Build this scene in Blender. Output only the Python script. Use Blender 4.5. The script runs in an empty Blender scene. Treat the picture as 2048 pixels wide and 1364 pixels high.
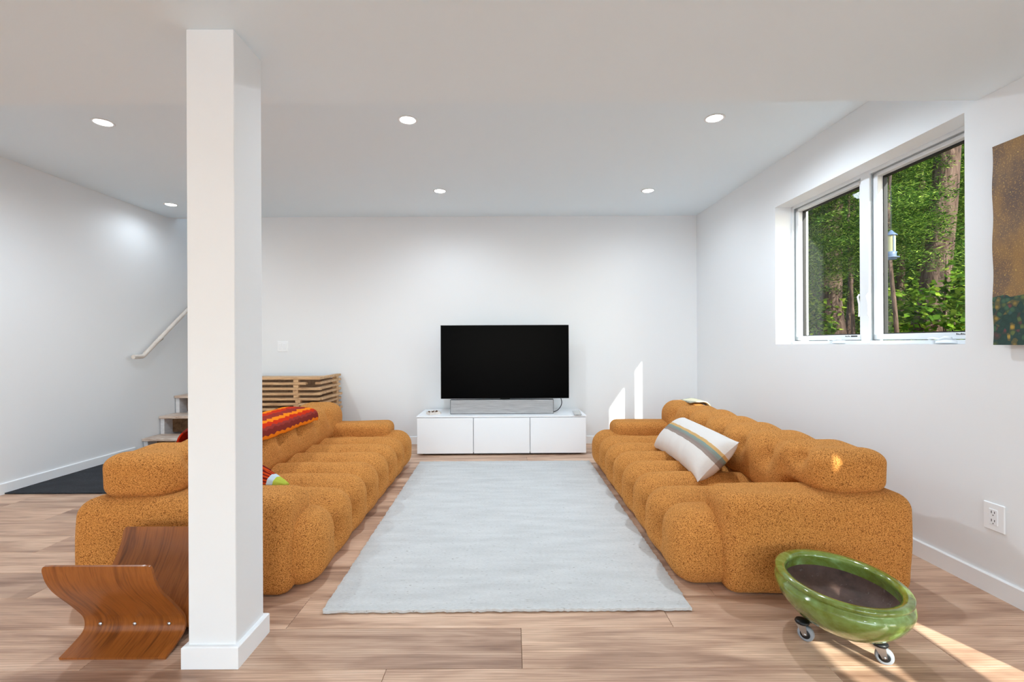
import bpy, math, random
import numpy as np
from mathutils import Vector, Matrix

random.seed(7)
RNG = np.random.default_rng(11)
C = bpy.context.scene.collection
SC = bpy.context.scene
PI = math.pi

# ------------------------------------------------------------------ camera, light, exposure
CAM_H = 1.10
cam_d = bpy.data.cameras.new('camera')
cam_d.sensor_width = 36.0
cam_d.lens = 36.0 * 950.0 / 2048.0
cam_d.shift_y = 5.0 / 2048.0
cam_d.clip_start = 0.05
cam = bpy.data.objects.new('camera', cam_d)
cam.location = (0, 0, CAM_H)
cam.rotation_euler = (PI / 2, math.radians(0.25), 0)
C.objects.link(cam)
SC.camera = cam

SC.view_settings.view_transform = 'Standard'
SC.view_settings.look = 'None'
SC.view_settings.gamma = 1.0
SC.view_settings.use_curve_mapping = False
SC.view_settings.exposure = 1.0
SC.cycles.use_denoising = True
SC.cycles.max_bounces = 10
SC.cycles.diffuse_bounces = 7
SC.cycles.transparent_max_bounces = 16
SC.cycles.caustics_reflective = False
SC.cycles.caustics_refractive = False
SC.cycles.sample_clamp_indirect = 6.0

LAMP_W = 8.6          # each downlight of the room in view
LAMP_REST_W = 6.8     # each unseen downlight added behind the viewer for general light
LAMP_COL = (0.85, 0.97, 1.08)
LAMP_REST_COL = (0.76, 0.96, 1.14)
DAY_FILL_W = 52.0          # fill light added at the unseen window behind the viewer
DAY_FILL_COL = (0.66, 0.91, 1.14)
SUN_DIR = Vector((-0.42, 1.0, -0.586)).normalized()

world = bpy.data.worlds.new('world')
SC.world = world
world.use_nodes = True
wn = world.node_tree.nodes
wl = world.node_tree.links
bgn = wn['Background']
sky = wn.new('ShaderNodeTexSky')
sky.sky_type = 'NISHITA'
sky.sun_disc = False
sky.sun_elevation = math.radians(28)
sky.sun_rotation = math.radians(157)
wl.new(sky.outputs[0], bgn.inputs[0])
bgn.inputs[1].default_value = 0.22

sun_d = bpy.data.lights.new('sun', 'SUN')
sun_d.energy = 6.5
sun_d.angle = math.radians(0.6)
sun_d.color = (1.0, 0.95, 0.86)
sun = bpy.data.objects.new('sun', sun_d)
sun.rotation_euler = SUN_DIR.to_track_quat('-Z', 'Y').to_euler()
sun.location = (8, -8, 10)
C.objects.link(sun)

day_fill_d = bpy.data.lights.new('daylight_fill', 'AREA')  # area light added behind the viewer to fill the room
day_fill_d.shape = 'RECTANGLE'
day_fill_d.size, day_fill_d.size_y = 5.0, 1.75
day_fill_d.energy = DAY_FILL_W
day_fill_d.color = DAY_FILL_COL
day_fill = bpy.data.objects.new('daylight_fill', day_fill_d)
day_fill.location = (-0.8, -6.62, 1.22)
day_fill.rotation_euler = (PI / 2, 0, 0)
day_fill.rotation_euler = Vector((0, 1, 0)).to_track_quat('-Z', 'Y').to_euler()
C.objects.link(day_fill)

# ------------------------------------------------------------------ material helpers
def srgb(r, g, b):
    def f(c):
        c /= 255.0
        return c / 12.92 if c <= 0.04045 else ((c + 0.055) / 1.055) ** 2.4
    return (f(r), f(g), f(b), 1.0)

class NT:
    def __init__(self, name):
        self.m = bpy.data.materials.new(name)
        self.m.use_nodes = True
        self.t = self.m.node_tree
        self.b = self.t.nodes['Principled BSDF']
        self.out = self.t.nodes['Material Output']
    def n(self, typ, ins=None, **kw):
        nd = self.t.nodes.new(typ)
        for k, v in kw.items():
            setattr(nd, k, v)
        for k, v in (ins or {}).items():
            self.set(nd.inputs[k], v)
        return nd
    def set(self, sock, v):
        if isinstance(v, bpy.types.NodeSocket):
            self.t.links.new(v, sock)
        else:
            sock.default_value = v
    def p(self, **kw):
        for k, v in kw.items():
            self.set(self.b.inputs[k.replace('_', ' ')], v)
    def obj(self):
        return self.n('ShaderNodeTexCoord').outputs['Object']
    def map(self, vec, scale=(1, 1, 1), loc=(0, 0, 0), rot=(0, 0, 0)):
        return self.n('ShaderNodeMapping', {'Vector': vec, 'Scale': scale, 'Location': loc, 'Rotation': rot}).outputs[0]
    def noise(self, vec, scale, detail=3.0, rough=0.55, dist=0.0):
        return self.n('ShaderNodeTexNoise', {'Vector': vec, 'Scale': scale, 'Detail': detail, 'Roughness': rough, 'Distortion': dist}).outputs[0]
    def vor(self, vec, scale, out='Distance', feature='F1'):
        return self.n('ShaderNodeTexVoronoi', {'Vector': vec, 'Scale': scale}, feature=feature).outputs[out]
    def ramp(self, fac, stops, interp='LINEAR'):
        nd = self.n('ShaderNodeValToRGB', {'Fac': fac})
        cr = nd.color_ramp
        cr.interpolation = interp
        while len(cr.elements) < len(stops):
            cr.elements.new(0.5)
        for e, (p, c) in zip(cr.elements, stops):
            e.position = p
            e.color = c if not isinstance(c, (int, float)) else (c, c, c, 1)
        return nd.outputs[0]
    def math(self, op, a, b=0.0, c=0.0, clamp=False):
        nd = self.n('ShaderNodeMath', operation=op, use_clamp=clamp)
        self.set(nd.inputs[0], a); self.set(nd.inputs[1], b); self.set(nd.inputs[2], c)
        return nd.outputs[0]
    def mix(self, fac, a, b, mode='MIX'):
        nd = self.n('ShaderNodeMix', data_type='RGBA', blend_type=mode)
        self.set(nd.inputs[0], fac); self.set(nd.inputs[6], a); self.set(nd.inputs[7], b)
        return nd.outputs[2]
    def sep(self, vec):
        return self.n('ShaderNodeSeparateXYZ', {'Vector': vec}).outputs
    def bump(self, h, strength=0.5, dist=0.005):
        nd = self.n('ShaderNodeBump', {'Height': h, 'Strength': strength, 'Distance': dist})
        self.set(self.b.inputs['Normal'], nd.outputs[0])

def plain(name, col, rough=0.5, metal=0.0, spec=0.5, bump=None, coat=0.0):
    t = NT(name)
    t.p(Base_Color=col, Roughness=rough, Metallic=metal)
    t.b.inputs['Specular IOR Level'].default_value = spec
    t.b.inputs['Coat Weight'].default_value = coat
    if bump:
        t.bump(t.noise(t.obj(), bump[0], 4.0), bump[1], bump[2])
    return t.m

M = {}
M['wall'] = plain('wall_paint', srgb(236, 239, 241), 0.75, spec=0.25, bump=(160, 0.06, 0.002))
M['ceiling'] = plain('ceiling_paint', srgb(235, 247, 254), 0.9, spec=0.1, bump=(120, 0.06, 0.002))
M['trim'] = plain('trim_paint', srgb(244, 247, 249), 0.38, spec=0.45)
M['lacquer'] = plain('white_lacquer', srgb(242, 245, 248), 0.35, spec=0.4)
M['vinyl'] = plain('white_vinyl', srgb(228, 232, 235), 0.4, spec=0.4)
M['gasket'] = plain('black_gasket', srgb(24, 24, 26), 0.6)
M['groove'] = plain('grey_groove', srgb(150, 156, 158), 0.5)
M['dark_gap'] = plain('dark_gap', srgb(38, 38, 40), 0.8)
M['plastic_white'] = plain('white_plastic', srgb(244, 247, 249), 0.35)
M['slot'] = plain('socket_slot', srgb(45, 45, 47), 0.6)
M['screen'] = plain('screen_black', (0.0012, 0.0012, 0.0014, 1), 0.25, spec=0.02)
M['bezel'] = plain('bezel_black', srgb(20, 20, 22), 0.45)
M['cable'] = plain('cable_black', srgb(30, 32, 36), 0.5)
M['steel'] = plain('steel', srgb(190, 192, 195), 0.28, metal=1.0)
M['wheel_grey'] = plain('wheel_grey', srgb(150, 156, 164), 0.5)
M['hub_black'] = plain('hub_black', srgb(18, 20, 24), 0.4)
M['feeder_blue'] = plain('feeder_blue', srgb(86, 104, 132), 0.4)
M['feeder_clear'] = plain('feeder_seed', srgb(150, 150, 118), 0.25)
M['film'] = plain('pale_film', srgb(205, 205, 202), 0.2)

def lamp_mat(name, strength, col=(1.0, 0.975, 0.94, 1)):
    t = NT(name)
    t.p(Base_Color=(0.9, 0.9, 0.9, 1), Emission_Color=col, Emission_Strength=strength)
    return t.m
M['lamp'] = lamp_mat('lamp_diffuser', 9.0)

def glass_mat():
    t = NT('window_glass')
    tr = t.n('ShaderNodeBsdfTransparent', {'Color': (0.93, 0.96, 0.95, 1)})
    gl = t.n('ShaderNodeBsdfGlossy', {'Color': (1, 1, 1, 1), 'Roughness': 0.0})
    fac = t.n('ShaderNodeLayerWeight', {'Blend': 0.5}).outputs['Facing']
    fr = t.math('ADD', 0.006, t.math('MULTIPLY', t.math('POWER', fac, 5.0), 0.55))
    mx = t.n('ShaderNodeMixShader', {0: fr})
    t.t.links.new(tr.outputs[0], mx.inputs[1]); t.t.links.new(gl.outputs[0], mx.inputs[2])
    t.t.links.new(mx.outputs[0], t.out.inputs[0])
    return t.m
M['glass'] = glass_mat()

def floor_mat():
    t = NT('oak_plank')
    oi = t.n('ShaderNodeObjectInfo').outputs['Random']
    off = t.n('ShaderNodeCombineXYZ', {'X': t.math('MULTIPLY', oi, 37.0), 'Y': t.math('MULTIPLY', oi, 91.0), 'Z': t.math('MULTIPLY', oi, 53.0)}).outputs[0]
    v = t.n('ShaderNodeVectorMath', {0: t.obj(), 1: off}, operation='ADD').outputs[0]
    big = t.noise(t.map(v, (0.9, 6.5, 1)), 1.6, 3.0, 0.55, 0.6)
    mid = t.noise(t.map(v, (1.6, 26, 1)), 2.2, 4.0, 0.6, 0.4)
    fine = t.noise(t.map(v, (5, 190, 1)), 1.6, 3.0, 0.6)
    base = t.ramp(t.math('ADD', t.math('MULTIPLY', big, 0.70), t.math('MULTIPLY', mid, 0.30)),
                  [(0.34, srgb(162, 130, 110)), (0.44, srgb(200, 167, 143)), (0.52, srgb(224, 192, 166)), (0.60, srgb(238, 208, 182)), (0.70, srgb(242, 220, 200))])
    base = t.mix(t.math('MULTIPLY', t.math('SUBTRACT', 0.60, fine, clamp=True), 1.0, clamp=True), base, srgb(164, 130, 110))
    # growth ring figure
    rings = t.n('ShaderNodeTexWave', {'Vector': t.map(v, (0.9, 8, 1)), 'Scale': 3.2, 'Distortion': 7.0, 'Detail': 2.0, 'Detail Scale': 0.7}, bands_direction='Y').outputs['Fac']
    base = t.mix(t.math('MULTIPLY', t.math('SUBTRACT', rings, 0.55, clamp=True), 0.7), base, srgb(150, 112, 88))
    # knots
    kd = t.vor(t.map(v, (1.0, 2.6, 1)), 1.7)
    base = t.mix(t.ramp(kd, [(0.0, 0.65), (0.035, 0.45), (0.12, 0.0)]), base, srgb(112, 80, 62))
    # one plank greyer or lighter than the next
    tone = t.ramp(oi, [(0.0, srgb(214, 208, 206)), (0.3, srgb(255, 250, 246)), (0.6, srgb(238, 231, 227)), (1.0, srgb(255, 252, 248))])
    base = t.mix(1.0, base, tone, 'MULTIPLY')
    t.p(Base_Color=base, Roughness=t.math('ADD', 0.40, t.math('MULTIPLY', mid, 0.15)))
    t.b.inputs['Specular IOR Level'].default_value = 0.4
    t.bump(fine, 0.12, 0.002)
    return t.m
M['floor'] = floor_mat()

def boucle_mat():
    t = NT('amber_boucle')
    o = t.obj()
    w = t.n('ShaderNodeVectorMath', {0: o, 1: t.n('ShaderNodeVectorMath', {0: t.n('ShaderNodeTexNoise', {'Vector': o, 'Scale': 60.0}).outputs['Color'], 1: (0.012, 0.012, 0.012)}, operation='MULTIPLY').outputs[0]}, operation='ADD').outputs[0]
    vd = t.vor(t.map(w, (1, 1, 1.25)), 240)
    n1 = t.noise(o, 210, 2.0, 0.6)
    n2 = t.noise(t.map(o, (1, 1, 3.5)), 9, 3.0, 0.6)
    curl = t.math('ADD', t.math('MULTIPLY', vd, 0.85), t.math('MULTIPLY', n1, 0.45))
    c = t.ramp(curl, [(0.20, srgb(236, 174, 104)), (0.48, srgb(220, 154, 84)), (0.68, srgb(196, 130, 66)), (0.92, srgb(130, 80, 38))])
    c = t.mix(t.math('MULTIPLY', t.math('SUBTRACT', n2, 0.45, clamp=True), 1.1), c, srgb(202, 136, 68))
    t.p(Base_Color=c, Roughness=0.95)
    t.b.inputs['Specular IOR Level'].default_value = 0.08
    t.b.inputs['Sheen Weight'].default_value = 0.25
    t.b.inputs['Sheen Roughness'].default_value = 0.5
    t.b.inputs['Sheen Tint'].default_value = srgb(245, 190, 120)
    t.bump(t.math('SUBTRACT', 1.0, curl), 0.5, 0.004)
    return t.m
M['boucle'] = boucle_mat()

def rug_mat():
    t = NT('pale_wool_rug')
    o = t.obj()
    n = t.noise(t.map(o, (60, 240, 60)), 1.0, 3.0, 0.6)
    n2 = t.noise(t.map(o, (3, 14, 3)), 1.0, 3.0, 0.6)
    fl = t.noise(t.map(o, (45, 150, 45)), 1.0, 1.0, 0.5)
    c = t.mix(t.ramp(t.math('ADD', t.math('MULTIPLY', n2, .5), t.math('MULTIPLY', n, .5)), [(.35, 0.0), (.65, 1.0)]), srgb(194, 195, 194), srgb(216, 217, 216))
    c = t.mix(t.ramp(fl, [(0.70, 0.0), (0.76, 0.7)]), c, srgb(150, 146, 140))
    t.p(Base_Color=c, Roughness=1.0)
    t.b.inputs['Specular IOR Level'].default_value = 0.0
    t.bump(n, 0.6, 0.005)
    return t.m
M['rug'] = rug_mat()

def wood_mat(name, stops, scale, axis_scale, rough=0.45, spec=0.4, bump=0.08, dist=1.2):
    t = NT(name)
    oi = t.n('ShaderNodeObjectInfo').outputs['Random']
    off = t.n('ShaderNodeCombineXYZ', {'X': t.math('MULTIPLY', oi, 17.0), 'Y': t.math('MULTIPLY', oi, 31.0), 'Z': t.math('MULTIPLY', oi, 23.0)}).outputs[0]
    v = t.n('ShaderNodeVectorMath', {0: t.obj(), 1: off}, operation='ADD').outputs[0]
    a = t.noise(t.map(v, axis_scale), scale, 4.0, 0.6, dist)
    f = t.noise(t.map(v, tuple(s * 9 for s in axis_scale)), scale, 2.0, 0.5)
    k = t.math('ADD', t.math('MULTIPLY', a, 0.75), t.math('MULTIPLY', f, 0.25))
    t.p(Base_Color=t.ramp(k, stops), Roughness=rough)
    t.b.inputs['Specular IOR Level'].default_value = spec
    t.bump(f, bump, 0.002)
    return t.m
M['teak'] = wood_mat('teak_veneer', [(0.30, srgb(84, 42, 16)), (0.43, srgb(130, 72, 28)), (0.52, srgb(158, 92, 38)), (0.62, srgb(136, 76, 28)), (0.72, srgb(176, 110, 50))], 1.0, (16, 1.3, 1.3), 0.32, 0.5, 0.04, 1.6)
M['pine'] = wood_mat('raw_pine', [(0.28, srgb(136, 100, 70)), (0.45, srgb(190, 152, 112)), (0.6, srgb(212, 176, 134)), (0.75, srgb(224, 194, 156))], 2.0, (2.5, 14, 20), 0.6, 0.3)
M['tread'] = wood_mat('scuffed_tread', [(0.28, srgb(150, 122, 104)), (0.45, srgb(196, 172, 154)), (0.6, srgb(220, 206, 194)), (0.75, srgb(232, 224, 216))], 2.0, (2.5, 14, 14), 0.6, 0.3)
M['ply_dark'] = wood_mat('brown_plywood', [(0.3, srgb(70, 50, 36)), (0.5, srgb(104, 78, 56)), (0.7, srgb(128, 98, 72))], 2.0, (4, 12, 6), 0.7, 0.2)
M['stringer'] = wood_mat('whitewashed_stringer', [(0.3, srgb(196, 196, 200)), (0.6, srgb(222, 222, 226)), (0.8, srgb(232, 232, 234))], 2.0, (3, 3, 12), 0.6, 0.3)
M['rail'] = wood_mat('pale_rail', [(0.3, srgb(206, 196, 186)), (0.6, srgb(226, 218, 210)), (0.8, srgb(232, 228, 222))], 3.0, (9, 2, 2), 0.45, 0.4)
M['bracket'] = plain('satin_bracket', srgb(176, 174, 170), 0.35, metal=0.8)

def mat_mat():
    t = NT('charcoal_mat')
    o = t.obj()
    n = t.noise(t.map(o, (90, 90, 90)), 1.0, 3.0, 0.7)
    n2 = t.noise(t.map(o, (4, 9, 4)), 1.0, 3.0, 0.6)
    t.p(Base_Color=t.ramp(t.math('ADD', t.math('MULTIPLY', n, 0.6), t.math('MULTIPLY', n2, 0.4)), [(0.3, srgb(20, 22, 26)), (0.55, srgb(40, 43, 49)), (0.75, srgb(76, 80, 86))]), Roughness=0.95)
    t.bump(n, 0.5, 0.004)
    return t.m
M['mat'] = mat_mat()

def speaker_mat():
    t = NT('grey_speaker_cloth')
    o = t.obj()
    n = t.noise(t.map(o, (6, 6, 160)), 1.0, 3.0, 0.6)
    n2 = t.noise(t.map(o, (300, 300, 300)), 1.0, 1.0)
    t.p(Base_Color=t.ramp(t.math('ADD', t.math('MULTIPLY', n, 0.7), t.math('MULTIPLY', n2, 0.3)), [(0.3, srgb(140, 140, 140)), (0.7, srgb(188, 188, 188))]), Roughness=0.9)
    t.bump(n, 0.2, 0.002)
    return t.m
M['speaker'] = speaker_mat()

def pillow_mat():
    t = NT('striped_linen')
    uv = t.sep(t.n('ShaderNodeTexCoord').outputs['UV'])
    o = t.obj()
    wob = t.math('MULTIPLY', t.math('SUBTRACT', t.noise(o, 30, 2.0), 0.5), 0.02)
    v = t.math('ADD', uv[1], wob)
    cream = srgb(228, 222, 216)
    c = t.ramp(v, [(0.0, cream), (0.44, srgb(150, 132, 122)), (0.49, srgb(140, 124, 116)), (0.53, srgb(128, 136, 128)), (0.57, srgb(124, 146, 138)), (0.605, srgb(206, 164, 100)), (0.66, srgb(214, 170, 104)), (0.665, cream)], 'CONSTANT')
    w = t.noise(t.map(o, (260, 260, 260)), 1.0, 2.0)
    c = t.mix(t.math('MULTIPLY', w, 0.25), c, srgb(170, 165, 160))
    t.p(Base_Color=c, Roughness=0.95)
    t.b.inputs['Specular IOR Level'].default_value = 0.05
    t.bump(t.math('ADD', t.noise(t.map(o, (9, 60, 60)), 1.0, 2.0), t.math('MULTIPLY', w, 0.4)), 0.25, 0.004)
    return t.m
M['pillow'] = pillow_mat()

def throw_mat():
    t = NT('zigzag_knit')
    uv = t.sep(t.n('ShaderNodeTexCoord').outputs['UV'])
    tri = t.math('ABSOLUTE', t.math('SUBTRACT', t.math('FRACT', t.math('MULTIPLY', uv[0], 15.0)), 0.5))
    k = t.math('ADD', uv[1], t.math('MULTIPLY', tri, 0.055))
    maroon, red, orange, plum = srgb(128, 48, 40), srgb(206, 52, 22), srgb(248, 138, 24), srgb(150, 52, 44)
    c = t.ramp(k, [(0.0, srgb(240, 126, 22)), (0.085, maroon), (0.17, srgb(150, 58, 50)), (0.22, red), (0.30, orange), (0.375, plum), (0.47, red), (0.56, orange), (0.64, maroon), (0.75, red), (0.88, orange)], 'CONSTANT')
    st = t.n('ShaderNodeTexWave', {'Vector': t.map(t.n('ShaderNodeCombineXYZ', {'X': k}).outputs[0], (1, 1, 1)), 'Scale': 28.0}, bands_direction='X').outputs['Fac']
    c = t.mix(t.math('MULTIPLY', st, 0.22), c, srgb(110, 40, 40))
    t.p(Base_Color=c, Roughness=0.95)
    t.b.inputs['Specular IOR Level'].default_value = 0.05
    t.bump(st, 0.4, 0.004)
    return t.m
M['throw'] = throw_mat()

def bunch_mat():
    t = NT('red_pleated_cloth')
    uv = t.sep(t.n('ShaderNodeTexCoord').outputs['UV'])
    st = t.math('FRACT', t.math('MULTIPLY', uv[0], 9.0))
    reds = t.ramp(st, [(0.0, srgb(110, 26, 16)), (0.3, srgb(180, 60, 22)), (0.55, srgb(214, 78, 26)), (0.75, srgb(120, 30, 24)), (0.9, srgb(90, 20, 18))])
    f1 = t.math('GREATER_THAN', uv[1], 0.80)
    f2 = t.math('GREATER_THAN', uv[1], 0.862)
    c = t.mix(f1, reds, srgb(190, 206, 216))
    c = t.mix(f2, c, srgb(176, 186, 72))
    t.p(Base_Color=c, Roughness=0.9)
    t.b.inputs['Specular IOR Level'].default_value = 0.05
    return t.m
M['bunch'] = bunch_mat()

def glaze_mat():
    t = NT('green_glaze')
    o = t.obj()
    n = t.noise(t.map(o, (1, 1, 1.6)), 7, 4.0, 0.6, 0.8)
    n2 = t.noise(o, 40, 3.0, 0.6)
    c = t.ramp(t.math('ADD', t.math('MULTIPLY', n, 0.75), t.math('MULTIPLY', n2, 0.25)),
               [(0.3, srgb(78, 92, 30)), (0.44, srgb(106, 122, 42)), (0.56, srgb(120, 144, 70)), (0.70, srgb(150, 184, 120))])
    t.p(Base_Color=c, Roughness=0.12)
    t.b.inputs['Specular IOR Level'].default_value = 0.6
    t.b.inputs['Coat Weight'].default_value = 0.6
    t.b.inputs['Coat Roughness'].default_value = 0.05
    t.bump(n2, 0.06, 0.003)
    return t.m
M['glaze'] = glaze_mat()

def clay_mat():
    t = NT('stained_clay')
    o = t.obj()
    n = t.noise(o, 12, 5.0, 0.65)
    sp = t.noise(t.map(o, (1, 2.2, 1), rot=(0, 0, 0.6)), 26, 4.0, 0.7)
    c = t.ramp(n, [(0.3, srgb(66, 48, 42)), (0.6, srgb(98, 74, 66)), (0.8, srgb(120, 96, 84))])
    c = t.mix(t.ramp(sp, [(0.62, 0.0), (0.74, 0.6)]), c, srgb(178, 168, 160))
    t.p(Base_Color=c, Roughness=0.7)
    t.bump(n, 0.3, 0.004)
    return t.m
M['clay'] = clay_mat()

def art_mat():
    t = NT('mottled_canvas')
    o = t.obj()
    s = t.sep(o)
    n = t.noise(t.map(o, (1, 1, 0.5)), 7, 4.0, 0.6)
    g = t.noise(o, 190, 2.0, 0.6)
    up = t.ramp(n, [(0.3, srgb(84, 72, 70)), (0.5, srgb(114, 90, 68)), (0.68, srgb(146, 112, 66))])
    up = t.mix(t.ramp(g, [(0.56, 0.0), (0.66, 0.75)]), up, srgb(186, 146, 82))
    dots = t.n('ShaderNodeTexVoronoi', {'Vector': o, 'Scale': 34.0})
    up = t.mix(t.ramp(dots.outputs['Distance'], [(0.06, 0.8), (0.09, 0.0)]), up, srgb(226, 190, 96))
    fv = t.n('ShaderNodeTexVoronoi', {'Vector': o, 'Scale': 46.0})
    fc = t.n('ShaderNodeSeparateColor', {'Color': fv.outputs['Color']}).outputs[0]
    low = t.ramp(fc, [(0.0, srgb(34, 66, 58)), (0.32, srgb(62, 96, 70)), (0.5, srgb(96, 110, 60)), (0.66, srgb(184, 150, 58)), (0.78, srgb(122, 62, 66)), (0.88, srgb(56, 92, 84))], 'CONSTANT')
    low = t.mix(t.ramp(fv.outputs['Distance'], [(0.3, 0.0), (0.6, 0.8)]), low, srgb(30, 58, 52))
    h = t.math('ADD', s[2], t.math('MULTIPLY', t.math('SUBTRACT', t.noise(o, 9, 2.0), 0.5), 0.06))
    c = t.mix(t.math('LESS_THAN', h, 0.205), up, low)
    t.p(Base_Color=c, Roughness=0.7)
    t.bump(g, 0.25, 0.002)
    return t.m
M['art'] = art_mat()

def bark_mat(name, stops):
    t = NT(name)
    o = t.obj()
    n = t.noise(t.map(o, (1, 1, 0.22)), 22, 5.0, 0.65, 0.5)
    n2 = t.noise(o, 1.7, 2.0)
    k = t.math('ADD', t.math('MULTIPLY', n, 0.75), t.math('MULTIPLY', n2, 0.25))
    t.p(Base_Color=t.ramp(k, stops), Roughness=0.95)
    t.b.inputs['Specular IOR Level'].default_value = 0.1
    t.bump(n, 1.0, 0.03)
    return t.m
M['bark'] = bark_mat('pine_bark', [(0.32, srgb(44, 36, 32)), (0.5, srgb(86, 70, 62)), (0.7, srgb(124, 104, 94))])

def leaf_mat(name, stops, tr=0.35):
    t = NT(name)
    g = t.n('ShaderNodeNewGeometry').outputs['Random Per Island']
    c = t.ramp(g, stops)
    d = t.n('ShaderNodeBsdfDiffuse', {'Color': c})
    x = t.n('ShaderNodeBsdfTranslucent', {'Color': c})
    mx = t.n('ShaderNodeMixShader', {0: tr})
    t.t.links.new(d.outputs[0], mx.inputs[1]); t.t.links.new(x.outputs[0], mx.inputs[2])
    t.t.links.new(mx.outputs[0], t.out.inputs[0])
    return t.m
M['needles'] = leaf_mat('hemlock_needles', [(0.0, srgb(34, 56, 24)), (0.4, srgb(58, 90, 36)), (0.75, srgb(98, 132, 50)), (1.0, srgb(160, 184, 84))])
M['broadleaf'] = leaf_mat('broad_leaves', [(0.0, srgb(52, 82, 28)), (0.5, srgb(96, 132, 40)), (1.0, srgb(160, 182, 68))], 0.4)
M['far_leaves'] = leaf_mat('distant_leaves', [(0.0, srgb(36, 54, 26)), (0.5, srgb(62, 92, 38)), (0.9, srgb(96, 128, 54)), (1.0, srgb(150, 170, 96))], 0.3)
M['earth'] = plain('forest_floor', srgb(92, 74, 52), 0.95, spec=0.1, bump=(6, 0.8, 0.05))

# ------------------------------------------------------------------ mesh helpers
def link(o, parent=None):
    C.objects.link(o)
    if parent is not None:
        o.parent = parent
    return o

def tag(o, label=None, cat=None, group=None, kind=None):
    if label: o['label'] = label
    if cat: o['category'] = cat
    if group: o['group'] = group
    if kind: o['kind'] = kind
    return o

def empty(name, loc=(0, 0, 0), rz=0.0, parent=None):
    o = bpy.data.objects.new(name, None)
    o.location = loc
    o.rotation_euler = (0, 0, rz)
    o.empty_display_size = 0.05
    return link(o, parent)

def thing(name, label, cat, loc=(0, 0, 0), rz=0.0, group=None):
    return tag(empty(name, loc, rz), label, cat, group)

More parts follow.
